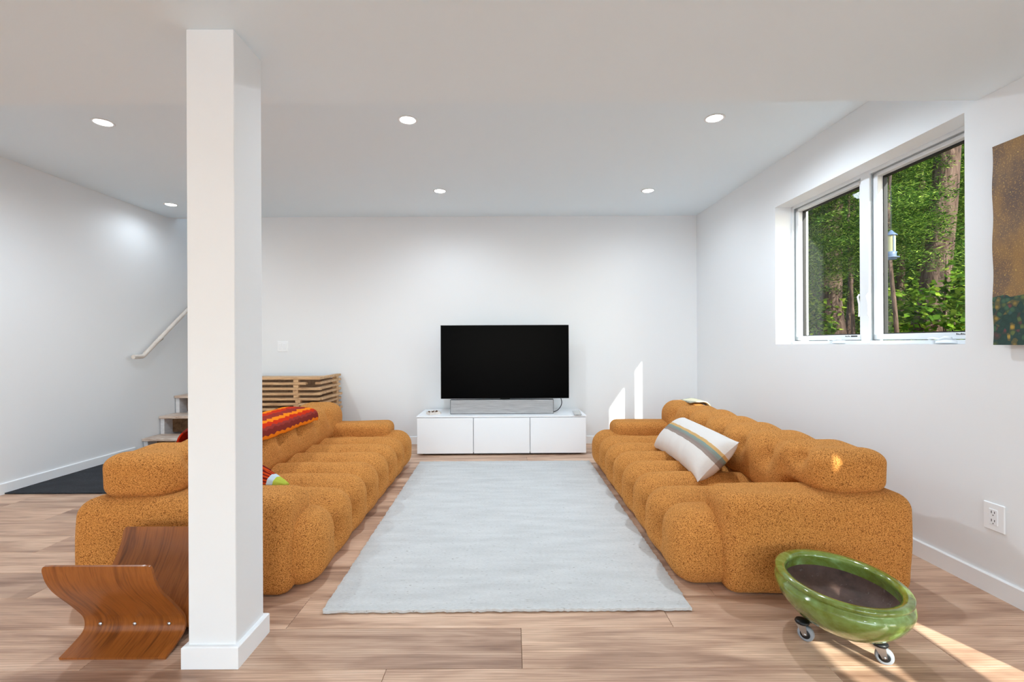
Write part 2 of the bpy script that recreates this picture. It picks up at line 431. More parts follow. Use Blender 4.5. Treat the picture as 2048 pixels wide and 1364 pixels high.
class MB:
    """collects shapes; build() links them as one mesh object"""
    def __init__(self):
        self.v, self.f, self.uv = [], [], []
    def add(self, vs, fs):
        k = len(self.v)
        self.v.extend([tuple(p) for p in vs])
        self.f.extend([tuple(i + k for i in q) for q in fs])
        return self
    def box(self, x0, x1, y0, y1, z0, z1, b=0.0):
        if x0 > x1: x0, x1 = x1, x0
        if y0 > y1: y0, y1 = y1, y0
        if z0 > z1: z0, z1 = z1, z0
        b = min(b, (x1 - x0) * .45, (y1 - y0) * .45, (z1 - z0) * .45)
        if b <= 0:
            vs = [(x, y, z) for x in (x0, x1) for y in (y0, y1) for z in (z0, z1)]
            fs = [(0, 1, 3, 2), (4, 6, 7, 5), (0, 4, 5, 1), (2, 3, 7, 6), (0, 2, 6, 4), (1, 5, 7, 3)]
            return self.add(vs, fs)
        vs, idx = [], {}
        X, Y, Z = (x0, x1), (y0, y1), (z0, z1)
        for i in (0, 1):
            for j in (0, 1):
                for k in (0, 1):
                    sx, sy, sz = 1 - 2 * i, 1 - 2 * j, 1 - 2 * k
                    c = (X[i], Y[j], Z[k])
                    idx[i, j, k, 0] = len(vs); vs.append((c[0], c[1] + sy * b, c[2] + sz * b))
                    idx[i, j, k, 1] = len(vs); vs.append((c[0] + sx * b, c[1], c[2] + sz * b))
                    idx[i, j, k, 2] = len(vs); vs.append((c[0] + sx * b, c[1] + sy * b, c[2]))
        fs = []
        for i in (0, 1):
            q = [idx[i, 0, 0, 0], idx[i, 1, 0, 0], idx[i, 1, 1, 0], idx[i, 0, 1, 0]]
            fs.append(q if i else q[::-1])
            q = [idx[0, i, 0, 1], idx[1, i, 0, 1], idx[1, i, 1, 1], idx[0, i, 1, 1]]
            fs.append(q[::-1] if i else q)
            q = [idx[0, 0, i, 2], idx[1, 0, i, 2], idx[1, 1, i, 2], idx[0, 1, i, 2]]
            fs.append(q if i else q[::-1])
        cen = Vector(((x0 + x1) / 2, (y0 + y1) / 2, (z0 + z1) / 2))
        def orient(q):
            a, bb, c = Vector(vs[q[0]]), Vector(vs[q[1]]), Vector(vs[q[2]])
            nrm = (bb - a).cross(c - a)
            m = sum((Vector(vs[k]) for k in q), Vector()) / len(q) - cen
            return q if nrm.dot(m) > 0 else q[::-1]
        for j in (0, 1):
            for k in (0, 1):
                fs.append(orient([idx[0, j, k, 1], idx[1, j, k, 1], idx[1, j, k, 2], idx[0, j, k, 2]]))
                fs.append(orient([idx[j, 0, k, 0], idx[j, 1, k, 0], idx[j, 1, k, 2], idx[j, 0, k, 2]]))
                fs.append(orient([idx[j, k, 0, 0], idx[j, k, 1, 0], idx[j, k, 1, 1], idx[j, k, 0, 1]]))
        for i in (0, 1):
            for j in (0, 1):
                for k in (0, 1):
                    fs.append(orient([idx[i, j, k, 0], idx[i, j, k, 1], idx[i, j, k, 2]]))
        return self.add(vs, fs)
    def tube(self, pts, r, n=10, caps=True):
        pts = [Vector(p) for p in pts]
        rs = r if isinstance(r, (list, tuple)) else [r] * len(pts)
        vs, fs = [], []
        up = Vector((0, 0, 1))
        prev = None
        for i, p in enumerate(pts):
            d = (pts[min(i + 1, len(pts) - 1)] - pts[max(i - 1, 0)]).normalized()
            if prev is None:
                a = d.cross(up if abs(d.z) < .95 else Vector((1, 0, 0))).normalized()
            else:
                a = (prev - d * prev.dot(d)).normalized()
            prev = a
            b = d.cross(a)
            for k in range(n):
                t = 2 * PI * k / n
                vs.append(p + (a * math.cos(t) + b * math.sin(t)) * rs[i])
        for i in range(len(pts) - 1):
            for k in range(n):
                fs.append((i * n + k, i * n + (k + 1) % n, (i + 1) * n + (k + 1) % n, (i + 1) * n + k))
        if caps:
            fs.append(tuple(range(n))[::-1])
            fs.append(tuple((len(pts) - 1) * n + k for k in range(n)))
        return self.add(vs, fs)
    def lathe(self, prof, n=32, cx=0, cy=0, cz=0, sx=1.0, sy=1.0, close=False):
        vs, fs = [], []
        for r, z in prof:
            for k in range(n):
                t = 2 * PI * k / n
                vs.append((cx + r * sx * math.cos(t), cy + r * sy * math.sin(t), cz + z))
        m = len(prof)
        for i in range(m - 1):
            for k in range(n):
                fs.append((i * n + k, i * n + (k + 1) % n, (i + 1) * n + (k + 1) % n, (i + 1) * n + k))
        if close:
            fs.append(tuple(range(n))[::-1])
            fs.append(tuple((m - 1) * n + k for k in range(n)))
        return self.add(vs, fs)
    def prism(self, poly, axis, a, b):
        """polygon in the two other axes, extruded along axis from a to b"""
        def P(u, v, w):
            return {'x': (w, u, v), 'y': (u, w, v), 'z': (u, v, w)}[axis]
        n = len(poly)
        vs = [P(u, v, a) for u, v in poly] + [P(u, v, b) for u, v in poly]
        fs = [tuple(range(n))[::-1], tuple(range(n, 2 * n))] + [(i, (i + 1) % n, n + (i + 1) % n, n + i) for i in range(n)]
        return self.add(vs, fs)
    def sheet(self, grid, thick, normal=None):
        """grid[i][j] of points -> sheet with thickness along its normals"""
        g = np.array(grid, float)
        du = np.gradient(g, axis=0); dv = np.gradient(g, axis=1)
        nn = np.cross(du, dv); nn /= (np.linalg.norm(nn, axis=2, keepdims=True) + 1e-9)
        a, b = g + nn * thick / 2, g - nn * thick / 2
        R, S = g.shape[:2]
        vs = np.concatenate([a.reshape(-1, 3), b.reshape(-1, 3)])
        N = R * S
        fs = []
        for i in range(R - 1):
            for j in range(S - 1):
                q = (i * S + j, (i + 1) * S + j, (i + 1) * S + j + 1, i * S + j + 1)
                fs.append(q); fs.append(tuple(N + k for k in q[::-1]))
        for i in range(R - 1):
            fs.append((i * S, N + i * S, N + (i + 1) * S, (i + 1) * S)[::-1])
            k = S - 1
            fs.append((i * S + k, N + i * S + k, N + (i + 1) * S + k, (i + 1) * S + k))
        for j in range(S - 1):
            fs.append((j, j + 1, N + j + 1, N + j)[::-1])
            k = (R - 1) * S
            fs.append((k + j, k + j + 1, N + k + j + 1, N + k + j))
        self.uv = [(i / (R - 1), j / (S - 1)) for i in range(R) for j in range(S)] * 2
        return self.add(vs, fs)
    def build(self, name, mat, parent=None, smooth=False, loc=None, rot=None, angle=None):
        me = bpy.data.meshes.new(name)
        me.from_pydata([tuple(p) for p in self.v], [], self.f)
        if self.uv:
            uvl = me.uv_layers.new(name='UVMap')
            li = np.zeros(len(me.loops), dtype=np.int32)
            me.loops.foreach_get('vertex_index', li)
            uvl.data.foreach_set('uv', np.array(self.uv, dtype=np.float32)[li].ravel())
        me.materials.append(mat)
        if smooth or angle:
            me.polygons.foreach_set('use_smooth', [True] * len(me.polygons))
        if angle:
            me.set_sharp_from_angle(angle=math.radians(angle))
        me.update()
        o = bpy.data.objects.new(name, me)
        if loc: o.location = loc
        if rot: o.rotation_euler = rot
        return link(o, parent)

def copy_tree(o, parent=None):
    c = o.copy(); C.objects.link(c)
    if parent is not None: c.parent = parent
    for ch in o.children:
        copy_tree(ch, c)
    return c

def fix_normals(o):
    import bmesh
    bm = bmesh.new(); bm.from_mesh(o.data)
    bmesh.ops.recalc_face_normals(bm, faces=bm.faces)
    bm.to_mesh(o.data); bm.free()
    return o

def rounded_box(lo, hi, r, step, disp=None, post=None):
    lo, hi = np.array(lo, float), np.array(hi, float)
    size = hi - lo
    n = np.maximum(4, np.ceil(size / step).astype(int))
    P, F = [], []
    k = 0
    ax = [np.linspace(lo[i], hi[i], n[i] + 1) for i in range(3)]
    for a in range(3):
        b, c = (a + 1) % 3, (a + 2) % 3
        for side in (0, 1):
            B, Cc = np.meshgrid(ax[b], ax[c], indexing='ij')
            p = np.zeros(B.shape + (3,))
            p[..., a] = (lo, hi)[side][a]; p[..., b] = B; p[..., c] = Cc
            P.append(p.reshape(-1, 3))
            nb, nc = B.shape
            i, j = np.meshgrid(np.arange(nb - 1), np.arange(nc - 1), indexing='ij')
            q = np.stack([i * nc + j, (i + 1) * nc + j, (i + 1) * nc + j + 1, i * nc + j + 1], -1).reshape(-1, 4) + k
            F.append(q if side else q[:, ::-1])
            k += nb * nc
    P = np.concatenate(P); F = np.concatenate(F)
    key, inv = np.unique(np.round(P, 5), axis=0, return_inverse=True)
    inv = inv.reshape(-1)
    P = key; F = inv[F]
    q = np.clip(P, lo + r, hi - r)
    d = P - q
    nn = d / (np.linalg.norm(d, axis=1, keepdims=True) + 1e-9)
    v = q + nn * r
    if disp is not None:
        v = v + nn * disp(v, nn)[:, None]
    if post is not None:
        v = post(v)
    return v, F

def np_obj(name, v, F, mat, parent=None, flip=False):
    me = bpy.data.meshes.new(name)
    me.from_pydata(v.tolist(), [], (F[:, ::-1] if flip else F).tolist())
    me.materials.append(mat)
    me.polygons.foreach_set('use_smooth', [True] * len(me.polygons))
    me.update()
    o = bpy.data.objects.new(name, me)
    return link(o, parent)

# ------------------------------------------------------------------ setting
YB = 5.225           # back wall
ZC = 2.50            # ceiling
XL = -3.775          # left wall
YF = -6.5            # wall behind the viewer
SOF0, SOF1, SOFZ = -0.6, 2.13, 2.18
TH = 0.018           # slight skew of the right wall
XR0 = 2.035
def XR(y): return XR0 + (YB - y) * TH
STAIR_X = -2.80
STAIR_END = 8.0

# floor: slab with planks as parts
fl = MB().box(XL - .2, 2.6, YF - .2, STAIR_END, -0.15, -0.012)
fl = fl.build('floor', M['floor']); tag(fl, kind='structure')
PW = 0.23
def plank(x0, x1, y0, y1):
    g = 0.0007
    m = MB().box(-(x1 - x0) / 2 + g, (x1 - x0) / 2 - g, -(y1 - y0) / 2 + g, (y1 - y0) / 2 - g, -0.012, 0.0, 0.0011)
    return m.build('plank', M['floor'], fl, loc=((x0 + x1) / 2, (y0 + y1) / 2, 0))
known = {0: 0.03, -1: -0.43, 1: 0.62, 2: -0.62}
prev = 0
for row in range(-10, 16):
    y0 = 1.608 + row * PW
    y1 = min(y0 + PW, YB)
    if row in known: j = known[row]
    else:
        j = prev + random.uniform(0.35, 1.1)
    prev = j
    L = 1.5
    xa, xb = XL, XR((y0 + y1) / 2)
    k0 = math.floor((xa - j) / L)
    x = j + k0 * L
    while x < xb:
        a, b = max(x, xa), min(x + L, xb)
        if b - a > 0.02: plank(a, b, y0, y1)
        x += L
# the first plank row behind the camera stays a slab
MB().box(XL, XR(-1.9) + .05, YF, 1.608 - 10 * PW, -0.0119, -0.0005).build('plank', M['floor'], fl)

# walls
w = MB().box(XL - .15, XL, YF, STAIR_END, -.1, 5.2)
tag(w.build('wall_left', M['wall']), kind='structure')
w = MB().box(STAIR_X, 2.5, YB, YB + .15, -.1, ZC + .1)
w.box(STAIR_X, STAIR_X + .15, YB + .15, STAIR_END, -.1, 5.2)
tag(w.build('wall_back', M['wall']), kind='structure')
w = MB().box(XL, STAIR_X, STAIR_END, STAIR_END + .15, -.1, 5.2)
w.box(XL, STAIR_X, YB, YB + .12, ZC + .02, 5.2)
tag(w.build('wall_stairwell', M['wall']), kind='structure')
tag(MB().box(XL - .15, STAIR_X + .15, YB - .1, STAIR_END + .15, 5.2, 5.3).build('ceiling_stairwell', M['ceiling']), kind='structure')
w = MB().box(XL - .15, -3.3, YF - .15, YF, -.1, ZC + .1)
w.box(1.7, 2.7, YF - .15, YF, -.1, ZC + .1); w.box(-3.3, 1.7, YF - .15, YF, -.1, .35); w.box(-3.3, 1.7, YF - .15, YF, 2.1, ZC + .1)
tag(w.build('wall_front', M['wall']), kind='structure')

# right wall, in its own frame: x = 0 the painted face, +x outdoors, y along the wall
WY0, WY1, WZ0, WZ1 = 2.19, 3.715, 1.087, 2.155      # visible window opening
DY0, DY1, DZ1 = -1.75, 0.70, 2.08                   # unseen added door beyond the frame edge
wr = MB()
T = 0.26
wr.box(0, T, WY1, YB + .3, -.1, ZC + .1)
wr.box(0, T, DY1, WY0, -.1, ZC + .1)
wr.box(0, T, WY0, WY1, -.1, WZ0)
wr.box(0, T, WY0, WY1, WZ1, ZC + .1)
wr.box(0, T, DY0, DY1, DZ1, ZC + .1)
wr.box(0, T, YF - .1, DY0, -.1, ZC + .1)
RW = dict(loc=(XR(0), 0, 0), rot=(0, 0, TH))
wall_r = wr.build('wall_right', M['wall'], **RW); tag(wall_r, kind='structure')
def rw_empty(name):
    o = empty(name, RW['loc'], TH); return o

# ceiling and the dropped soffit
cl = MB().box(XL - .1, 2.28, SOF1, YB + .0, ZC, ZC + .12)
cl.box(XL - .1, 2.36, YF, SOF0, ZC, ZC + .12)
cl.box(XL - .1, 2.32, SOF0, SOF1, ZC + .001, ZC + .12)
tag(cl.build('ceiling', M['ceiling']), kind='structure')
tag(MB().box(XL, XR(SOF1) + .06, SOF0, SOF1, SOFZ, ZC).build('ceiling_soffit', M['ceiling']), kind='structure')

# baseboards
BBH, BBT = 0.082, 0.014
def bb_prof(t=BBT, h=BBH): return [(0, 0), (t, 0), (t, h - .004), (t - .004, h), (0, h)]
o = MB().prism([(XL + u, v) for u, v in bb_prof()], 'y', YF, 4.74).build('baseboard_left', M['trim']); tag(fix_normals(o), kind='structure')
o = MB().prism([(YB - u, v) for u, v in bb_prof()], 'x', STAIR_X, XR0).build('baseboard_back', M['trim']); tag(fix_normals(o), kind='structure')
m = MB()
m.prism([(-u, v) for u, v in bb_prof()], 'y', DY1 + .06, YB)
m.prism([(-u, v) for u, v in bb_prof()], 'y', YF, DY0 - .06)
o = m.build('baseboard_right', M['trim'], **RW); tag(fix_normals(o), kind='structure')

# column with its base trim
colu = MB().box(-1.111, -0.948, 1.625, 1.803, 0, SOFZ, 0.002).build('column', M['wall'])
tag(colu, kind='structure')
m = MB()
cxa, cxb, cya, cyb = -1.111, -0.948, 1.625, 1.803
ring = [(.0155, 0.0), (.0155, .071), (.0115, .075), (-.001, .075), (-.001, 0.0)]
vs, fs = [], []
for e, z in ring:
    vs += [(cxa - e, cya - e, z), (cxb + e, cya - e, z), (cxb + e, cyb + e, z), (cxa - e, cyb + e, z)]
for i in range(len(ring) - 1):
    for k in range(4):
        fs.append((i * 4 + k, i * 4 + (k + 1) % 4, (i + 1) * 4 + (k + 1) % 4, (i + 1) * 4 + k))
m.add(vs, fs)
fix_normals(m.build('base_trim', M['trim'], colu))

# unseen window band added behind the viewer around the fill light
wf = empty('added_window'); tag(wf, kind='structure')
m = MB()
for x in (-3.3, -2.05, -.8, .45, 1.65): m.box(x, x + .05, YF - .1, YF - .04, .35, 2.1)
m.box(-3.3, 1.7, YF - .1, YF - .04, .35, .40); m.box(-3.3, 1.7, YF - .1, YF - .04, 2.05, 2.1)
m.build('window_frame', M['vinyl'], wf)

# ---------------- window in the right wall: two casements, frame, hardware
win = rw_empty('window_1'); tag(win, kind='structure')
FX0, FX1 = 0.125, 0.205
ymid = (WY0 + WY1) / 2
m = MB()
m.box(FX0, FX1, WY0, WY1, WZ0, WZ0 + .022, .002)
m.box(FX0, FX1, WY0, WY1, WZ1 - .022, WZ1, .002)
m.box(FX0, FX1, WY0, WY0 + .025, WZ0, WZ1, .002)
m.box(FX0, FX1, WY1 - .025, WY1, WZ0, WZ1, .002)
m.box(FX0 - .004, FX1, ymid - .036, ymid + .036, WZ0, WZ1, .003)
m.build('window_frame', M['vinyl'], win)
for a, b in ((WY0 + .025, ymid - .036), (ymid + .036, WY1 - .025)):
    sash = empty('sash', (0, 0, 0), 0, win)
    z0, z1 = WZ0 + .022, WZ1 - .022
    m = MB()
    g = .0035
    s = .038
    m.box(FX0 + .018, FX0 + .070, a + g, b - g, z0 + g, z0 + s, .003)
    m.box(FX0 + .018, FX0 + .070, a + g, b - g, z1 - s + .012, z1 - g, .003)
    m.box(FX0 + .018, FX0 + .070, a + g, a + s, z0 + g, z1 - g, .003)
    m.box(FX0 + .018, FX0 + .070, b - s, b - g, z0 + g, z1 - g, .003)
    m.build('sash_frame', M['vinyl'], sash)
    m = MB()
    m.box(FX0 + .052, FX0 + .075, a + s - .001, b - s + .001, z0 + s - .001, z0 + s + .007)
    m.box(FX0 + .052, FX0 + .075, a + s - .001, b - s + .001, z1 - s + .004, z1 - s + .013)
    m.box(FX0 + .052, FX0 + .075, a + s - .001, a + s + .007, z0 + s, z1 - s + .012)
    m.box(FX0 + .052, FX0 + .075, b - s - .007, b - s + .001, z0 + s, z1 - s + .012)
    m.build('gasket', M['gasket'], sash)
    m = MB()
    for yy in (a + .002, b - .002):
        m.box(FX0 + .010, FX0 + .030, yy - .0025, yy + .0025, z0, z1)
    m.box(FX0 + .010, FX0 + .030, a, b, z1 - .006, z1 - .001)
    m.build('seal', M['groove'], sash)
    MB().box(FX0 + .060, FX0 + .066, a + s, b - s, z0 + s, z1 - s + .01).build('pane', M['glass'], sash)
    # maker's strip printed at the lower corner of the sash
    m = MB()
    yy = a + s + .02
    m.box(FX0 + .0165, FX0 + .0185, yy, yy + .055, z0 + .024, z0 + .033)
    for q in range(6):
        m.box(FX0 + .0165, FX0 + .0185, yy + .062 + q * .008, yy + .066 + q * .008, z0 + .025, z0 + .025 + .004 + .002 * (q % 3))
    m.build('printed_strip', M['slot'], sash)
    # crank operator
    cy = a + .20
    m = MB()
    m.lathe([(0.0, .0), (1.0, .0), (.95, .012), (.7, .02), (0.0, .022)], 20, FX0 + .004, cy, WZ0 + .004, .028, .062)
    m.build('crank', M['plastic_white'], sash, smooth=True)
    h = MB().tube([(FX0 - .012, cy - .04, WZ0 + .03), (FX0 - .018, cy - .01, WZ0 + .036), (FX0 - .018, cy + .02, WZ0 + .026), (FX0 - .016, cy + .06, WZ0 + .032), (FX0 - .014, cy + .085, WZ0 + .028)], [.006, .006, .005, .006, .007], 8)
    h.build('crank_handle', M['plastic_white'], sash, smooth=True)
# lock levers at the mullion
for dy in (-.030, .044):
    lev = MB().tube([(FX0 - .006, ymid + dy, 1.40), (FX0 - .016, ymid + dy, 1.385), (FX0 - .012, ymid + dy - .006, 1.34), (FX0 - .010, ymid + dy - .004, 1.29), (FX0 - .008, ymid + dy, 1.26)], [.005, .006, .0055, .005, .006], 8)
    lev.build('lock_lever', M['plastic_white'], win, smooth=True)

# ---------------- unseen door added further along this wall, shaped for the sun patches in view
dr = rw_empty('added_door'); tag(dr, kind='structure')
m = MB()
fx0, fx1 = 0.01, 0.08
m.box(fx0, fx1, DY0, DY1, 0, .03); m.box(fx0, fx1, DY0, DY1, DZ1 - .05, DZ1)
m.box(fx0, fx1, DY0, DY0 + .05, 0, DZ1); m.box(fx0, fx1, DY1 - .03, DY1, 0, DZ1)
m.build('door_frame', M['vinyl'], dr)
# panels added to mask the sun, panes placed where its patches need them
A0, A1, B0, B1 = -1.02, -0.68, -0.10, 0.54
H0, H1, L0, L1 = 1.52, 1.61, 0.33, 0.47
m = MB()
X0, X1 = fx0 + .005, fx0 + .032
def lite(y0, y1, z0, z1):
    MB().box(X0 + .01, X0 + .016, y0, y1, z0, z1).build('pane', M['glass'], dr)
def panel(y0, y1, z0, z1): m.box(X0, X1, y0, y1, z0, z1)
ZT = DZ1 - .05
C0, C1, G0, G1 = -0.62, -0.20, 1.19, 1.40
panel(A1, C0, .03, ZT); panel(C1, B0, .03, ZT); panel(C0, C1, .03, G0); panel(C0, C1, G1, ZT); lite(C0, C1, G0, G1)
panel(DY0 + .05, A0, .03, ZT); panel(A0, A1, .03, .12); panel(A0, A1, 1.52, ZT)
panel(B0, B1, .03, .12); panel(B0, B1, .87, H0); panel(B0, DY1 - .03, H1, ZT); panel(B0, L0, H0, H1); panel(L1, DY1 - .03, H0, H1); panel(B1, DY1 - .03, .03, H0)
lite(A0, A1, .12, 1.52); lite(B0, B1, .12, .87); lite(L0, L1, H0, H1)
m.build('sun_mask_leaf', M['vinyl'], dr)
DM1 = .02
MB().tube([(fx0 - .01, DM1 - .03, .95), (fx0 - .05, DM1 - .03, .96), (fx0 - .05, DM1 - .03, 1.12), (fx0 - .01, DM1 - .03, 1.13)], .009, 8).build('door_handle', M['steel'], dr, smooth=True)

# ------------------------------------------------------------------ recessed downlights
def downlight(x, y, z, label, watts, r=0.047, group=None):
    t = thing('ceiling_light', label, 'ceiling light', (x, y, z), 0, group)
    MB().lathe([(r * 1.02, -.0005), (r * 1.30, -.0005), (r * 1.32, -.003), (r * 1.12, -.006), (r * 1.02, -.004)], 32).build('trim_ring', M['trim'], t, smooth=True)
    MB().lathe([(r * 1.03, -.002), (r * .9, -.0055), (r * .5, -.008), (0.0001, -.009)], 32).build('diffuser', M['lamp'], t, smooth=True)
    d = bpy.data.lights.new('downlight_beam', 'SPOT')
    d.energy = watts * 4; d.color = LAMP_COL if y > 0 else LAMP_REST_COL; d.spot_size = math.radians(172); d.spot_blend = 0.65; d.shadow_soft_size = r
    o = bpy.data.objects.new('downlight_beam', d); o.location = (0, 0, -.025); link(o, t)
    return t
downlight(-2.56, 2.98, ZC, 'round recessed ceiling light above the open floor beside the left wall, nearest the soffit', LAMP_W)
downlight(-0.645, 2.965, ZC, 'round recessed ceiling light over the near half of the rug, beside the soffit edge', LAMP_W)
downlight(1.268, 2.96, ZC, 'round recessed ceiling light beside the window, close to the soffit edge', LAMP_W)
downlight(-0.654, 4.346, ZC, 'round recessed ceiling light in front of the back wall, above the television', LAMP_W * .34)
downlight(1.255, 4.36, ZC, 'round recessed ceiling light near the back corner, above the right sofa', LAMP_W * .22)
downlight(-3.39, 4.73, ZC, 'round recessed ceiling light in front of the stairs', LAMP_W * .13)
for x, y in ((-2.9, -2.0), (0.3, -2.0), (1.6, -2.0), (-2.9, -4.2), (-1.3, -4.2), (0.3, -4.2), (1.6, -4.2)):  # unseen downlights added to brighten the room from behind
    downlight(x, y, ZC, 'round recessed ceiling light added unseen behind the viewer as room fill', LAMP_REST_W, .075, 'added fill lights behind the viewer')
downlight(-3.3, 6.9, 5.2, 'round ceiling light high above the stairwell', LAMP_REST_W, .05)

# ------------------------------------------------------------------ sofas
CR_BACK = [0.21 + 0.297 * k for k in range(7)]
CR_SEAT = [0.352 + 0.278 * k for k in range(7)]
def nearest(t, cr):
    d = np.full(t.shape, 9.0)
    for c in cr: d = np.minimum(d, np.abs(t - c))
    return d
def roll(t, cr, half, h, p=1.9):
    f = np.clip(nearest(t, cr) / half, 0, 1)
    return -h * (1 - f) ** p
def lumps(v, amp, seed):
    r = np.random.default_rng(seed)
    out = np.zeros(len(v))
    for _ in range(7):
        k = r.normal(0, 9, 3); out += np.sin(v @ k + r.uniform(0, 6.28))
    return out * amp / 7 * 1.6

def sofa(label, x0, y0, m, rz, a0, seed):
    root = thing('sofa', label, 'sofa', (x0, y0, 0), rz)
    def put(name, v, F, parent=root):
        v = v.copy(); v[:, 0] *= m
        return np_obj(name, v, F, M['boucle'], parent, flip=(m < 0))
    ZS = 0.16
    def lay(v):
        v = v.copy(); v[:, 2] = np.maximum(v[:, 2], 0.006); return v
    def seat_d(v, n):
        d = roll(v[:, 1], CR_SEAT, 0.139, 0.048, 1.7)
        # the creases fade under the backrest and at the floor
        d *= np.clip((v[:, 2] - 0.03) / 0.07, 0.15, 1.0)
        for c in CR_SEAT:
            for s, z, w in ((0.37, 0.31, 0.045), (0.0, ZS, 0.04)):
                r2 = (v[:, 1] - c) ** 2 + (v[:, 0] - s) ** 2 + (v[:, 2] - z) ** 2
                d -= 0.036 * np.exp(-r2 / (2 * w * w))
        top = np.clip(n[:, 2], 0, 1)
        d += 0.006 * top * np.sin(np.clip(v[:, 0] / 0.7, 0, 1) * PI)
        return d + lumps(v, 0.004, seed)
    v, F = rounded_box((0, 0.040, -0.008), (0.80, 2.33, 0.325), 0.13, 0.0135, seat_d, lay)
    seat = put('seat_cushion', v, F)
    def blk_d(v, n): return lumps(v, 0.006, seed + 1) + 0.008 * np.abs(n[:, 1]) * np.sin(np.clip(v[:, 2] / .43, 0, 1) * PI)
    v, F = rounded_box((a0, 0.0, -0.012), (1.04, 0.27, 0.43), 0.068, 0.016, blk_d, lay)
    put('end_block', v, F)
    v, F = rounded_box((0.70, 0.2, 0.012), (1.04, 2.32, 0.415), 0.07, 0.03, lambda v, n: lumps(v, 0.005, seed + 2))
    put('back_base', v, F)
    def bk_d(v, n):
        face = np.clip(-.45 * n[:, 0] + 0.95 * n[:, 2] + 0.1, 0, 1) * np.clip((v[:, 2] - .36) / .14, .12, 1)
        d = roll(v[:, 1], CR_BACK, 0.149, 0.028, 1.7) * face
        for c in CR_BACK:
            r2 = (v[:, 1] - c) ** 2 + (v[:, 0] - 0.655) ** 2 + (v[:, 2] - 0.495) ** 2
            d -= 0.036 * np.exp(-r2 / (2 * 0.038 ** 2))
        d += 0.012 * np.clip(-n[:, 0], 0, 1) * np.exp(-((v[:, 2] - .45) / .1) ** 2)
        return d + lumps(v, 0.005, seed + 3)
    def bk_post(v):
        v = v.copy()
        w = np.clip((0.42 - v[:, 1]) / 0.10, 0, 1); w = w * w * (3 - 2 * w)
        z2 = 0.405 + np.clip(v[:, 2] - 0.255, 0, 1) / (0.60 - 0.255) * (0.618 - 0.405)
        v[:, 2] = v[:, 2] * (1 - w) + z2 * w
        # the roll lies a little lower at its far end
        v[:, 2] -= 0.018 * np.clip((v[:, 1] - 0.2) / 2.1, 0, 1) * np.clip((v[:, 2] - .3) / .2, 0, 1)
        return v
    v, F = rounded_box((0.645, 0.045, 0.255), (0.985, 2.33, 0.60), 0.105, 0.0145, bk_d, bk_post)
    back = put('backrest', v, F)
    v, F = rounded_box((0.165, 2.06, 0.23), (0.72, 2.315, 0.412), 0.062, 0.016, lambda v, n: lumps(v, 0.005, seed + 4))
    put('armrest', v, F)
    # covered buttons sunk in the tufts
    def btn(s, t, z, nx, nz, parent):
        b = MB().lathe([(0.0001, .006), (.006, .0052), (.0095, .002), (.010, -.003)], 12)
        o = b.build('button', M['boucle'], parent, smooth=True, loc=(s * m, t, z))
        o.rotation_euler = Vector((nx * m, 0, nz)).to_track_quat('Z', 'Y').to_euler()
    for c in CR_BACK: btn(0.655 + .046, c, 0.497, -1, 0.1, back)
    for c in CR_SEAT:
        btn(0.37, c, 0.325 - .082 + .006, 0, 1, seat)
        btn(.078, c, ZS, -1, 0, seat)
    return root

sofa_r = sofa('low tufted amber boucle sofa under the window, with a lumbar pillow on it', 0.715, 2.05, 1, 0.0, 0.212, 5)
sofa_l = sofa('low tufted amber boucle sofa half hidden behind the white column', -0.855, 2.05, -1, 0.022, 0.115, 25)

# ------------------------------------------------------------------ rug and mat
def rug():
    q = [(-0.778, 1.936), (0.732, 1.946), (0.710, 4.394), (-0.852, 4.388)]
    nu, nv = 110, 170
    g = []
    for i in range(nu + 1):
        row = []
        for j in range(nv + 1):
            u, v = i / nu, j / nv
            x = (1 - v) * ((1 - u) * q[0][0] + u * q[1][0]) + v * ((1 - u) * q[3][0] + u * q[2][0])
            y = (1 - v) * ((1 - u) * q[0][1] + u * q[1][1]) + v * ((1 - u) * q[3][1] + u * q[2][1])
            if i in (0, nu): x += random.uniform(-.004, .004)
            if j in (0, nv): y += random.uniform(-.004, .004)
            e = min(i, nu - i, j, nv - j)
            z = 0.0115 + random.uniform(-.0010, .0010) - (.0025 if e == 0 else 0)
            row.append((x, y, z))
        g.append(row)
    cx, cy = -0.05, 3.16
    g = [[(x - cx, y - cy, z) for x, y, z in r] for r in g]
    o = MB().sheet(g, 0.011).build('area_rug', M['rug'], smooth=True, angle=60, loc=(cx, cy, 0))
    tag(o, 'large pale grey wool rug on the floor between the two amber sofas', 'rug')
rug()
def door_mat():
    g = [[(XL + .016 + 1.15 * i / 40, 3.515 + 1.28 * j / 40, .0068 + random.uniform(-.0006, .0006)) for j in range(41)] for i in range(41)]
    tag(MB().sheet(g, .008).build('floor_mat', M['mat'], smooth=True, angle=50), 'charcoal floor mat lying at the foot of the stairs by the left wall', 'mat')
door_mat()

# ------------------------------------------------------------------ media cabinet, television, speaker
cab = thing('media_cabinet', 'long low white media cabinet with three plain doors against the back wall', 'cabinet', (-0.105, 4.675, 0), 0.010)
W2 = 0.835
m = MB()
m.box(-W2, W2, .022, .50, .03, .048)
m.box(-W2, -W2 + .018, .022, .50, .03, .372); m.box(W2 - .018, W2, .022, .50, .03, .372)
m.box(-W2, W2, .47, .50, .03, .372)
for k in (1, 2): m.box(-W2 + 2 * W2 * k / 3 - .009, -W2 + 2 * W2 * k / 3 + .009, .03, .49, .04, .372)
m.build('body', M['lacquer'], cab)
MB().box(-W2 - .002, W2 + .002, .0, .505, .374, .389, .0015).build('top_panel', M['lacquer'], cab)
for k in range(3):
    a = -W2 + 2 * W2 * k / 3; b = a + 2 * W2 / 3
    MB().box(a + .0032, b - .0032, 0.0, .019, .020 - .000, .370, .0012).build('door', M['lacquer'], cab)
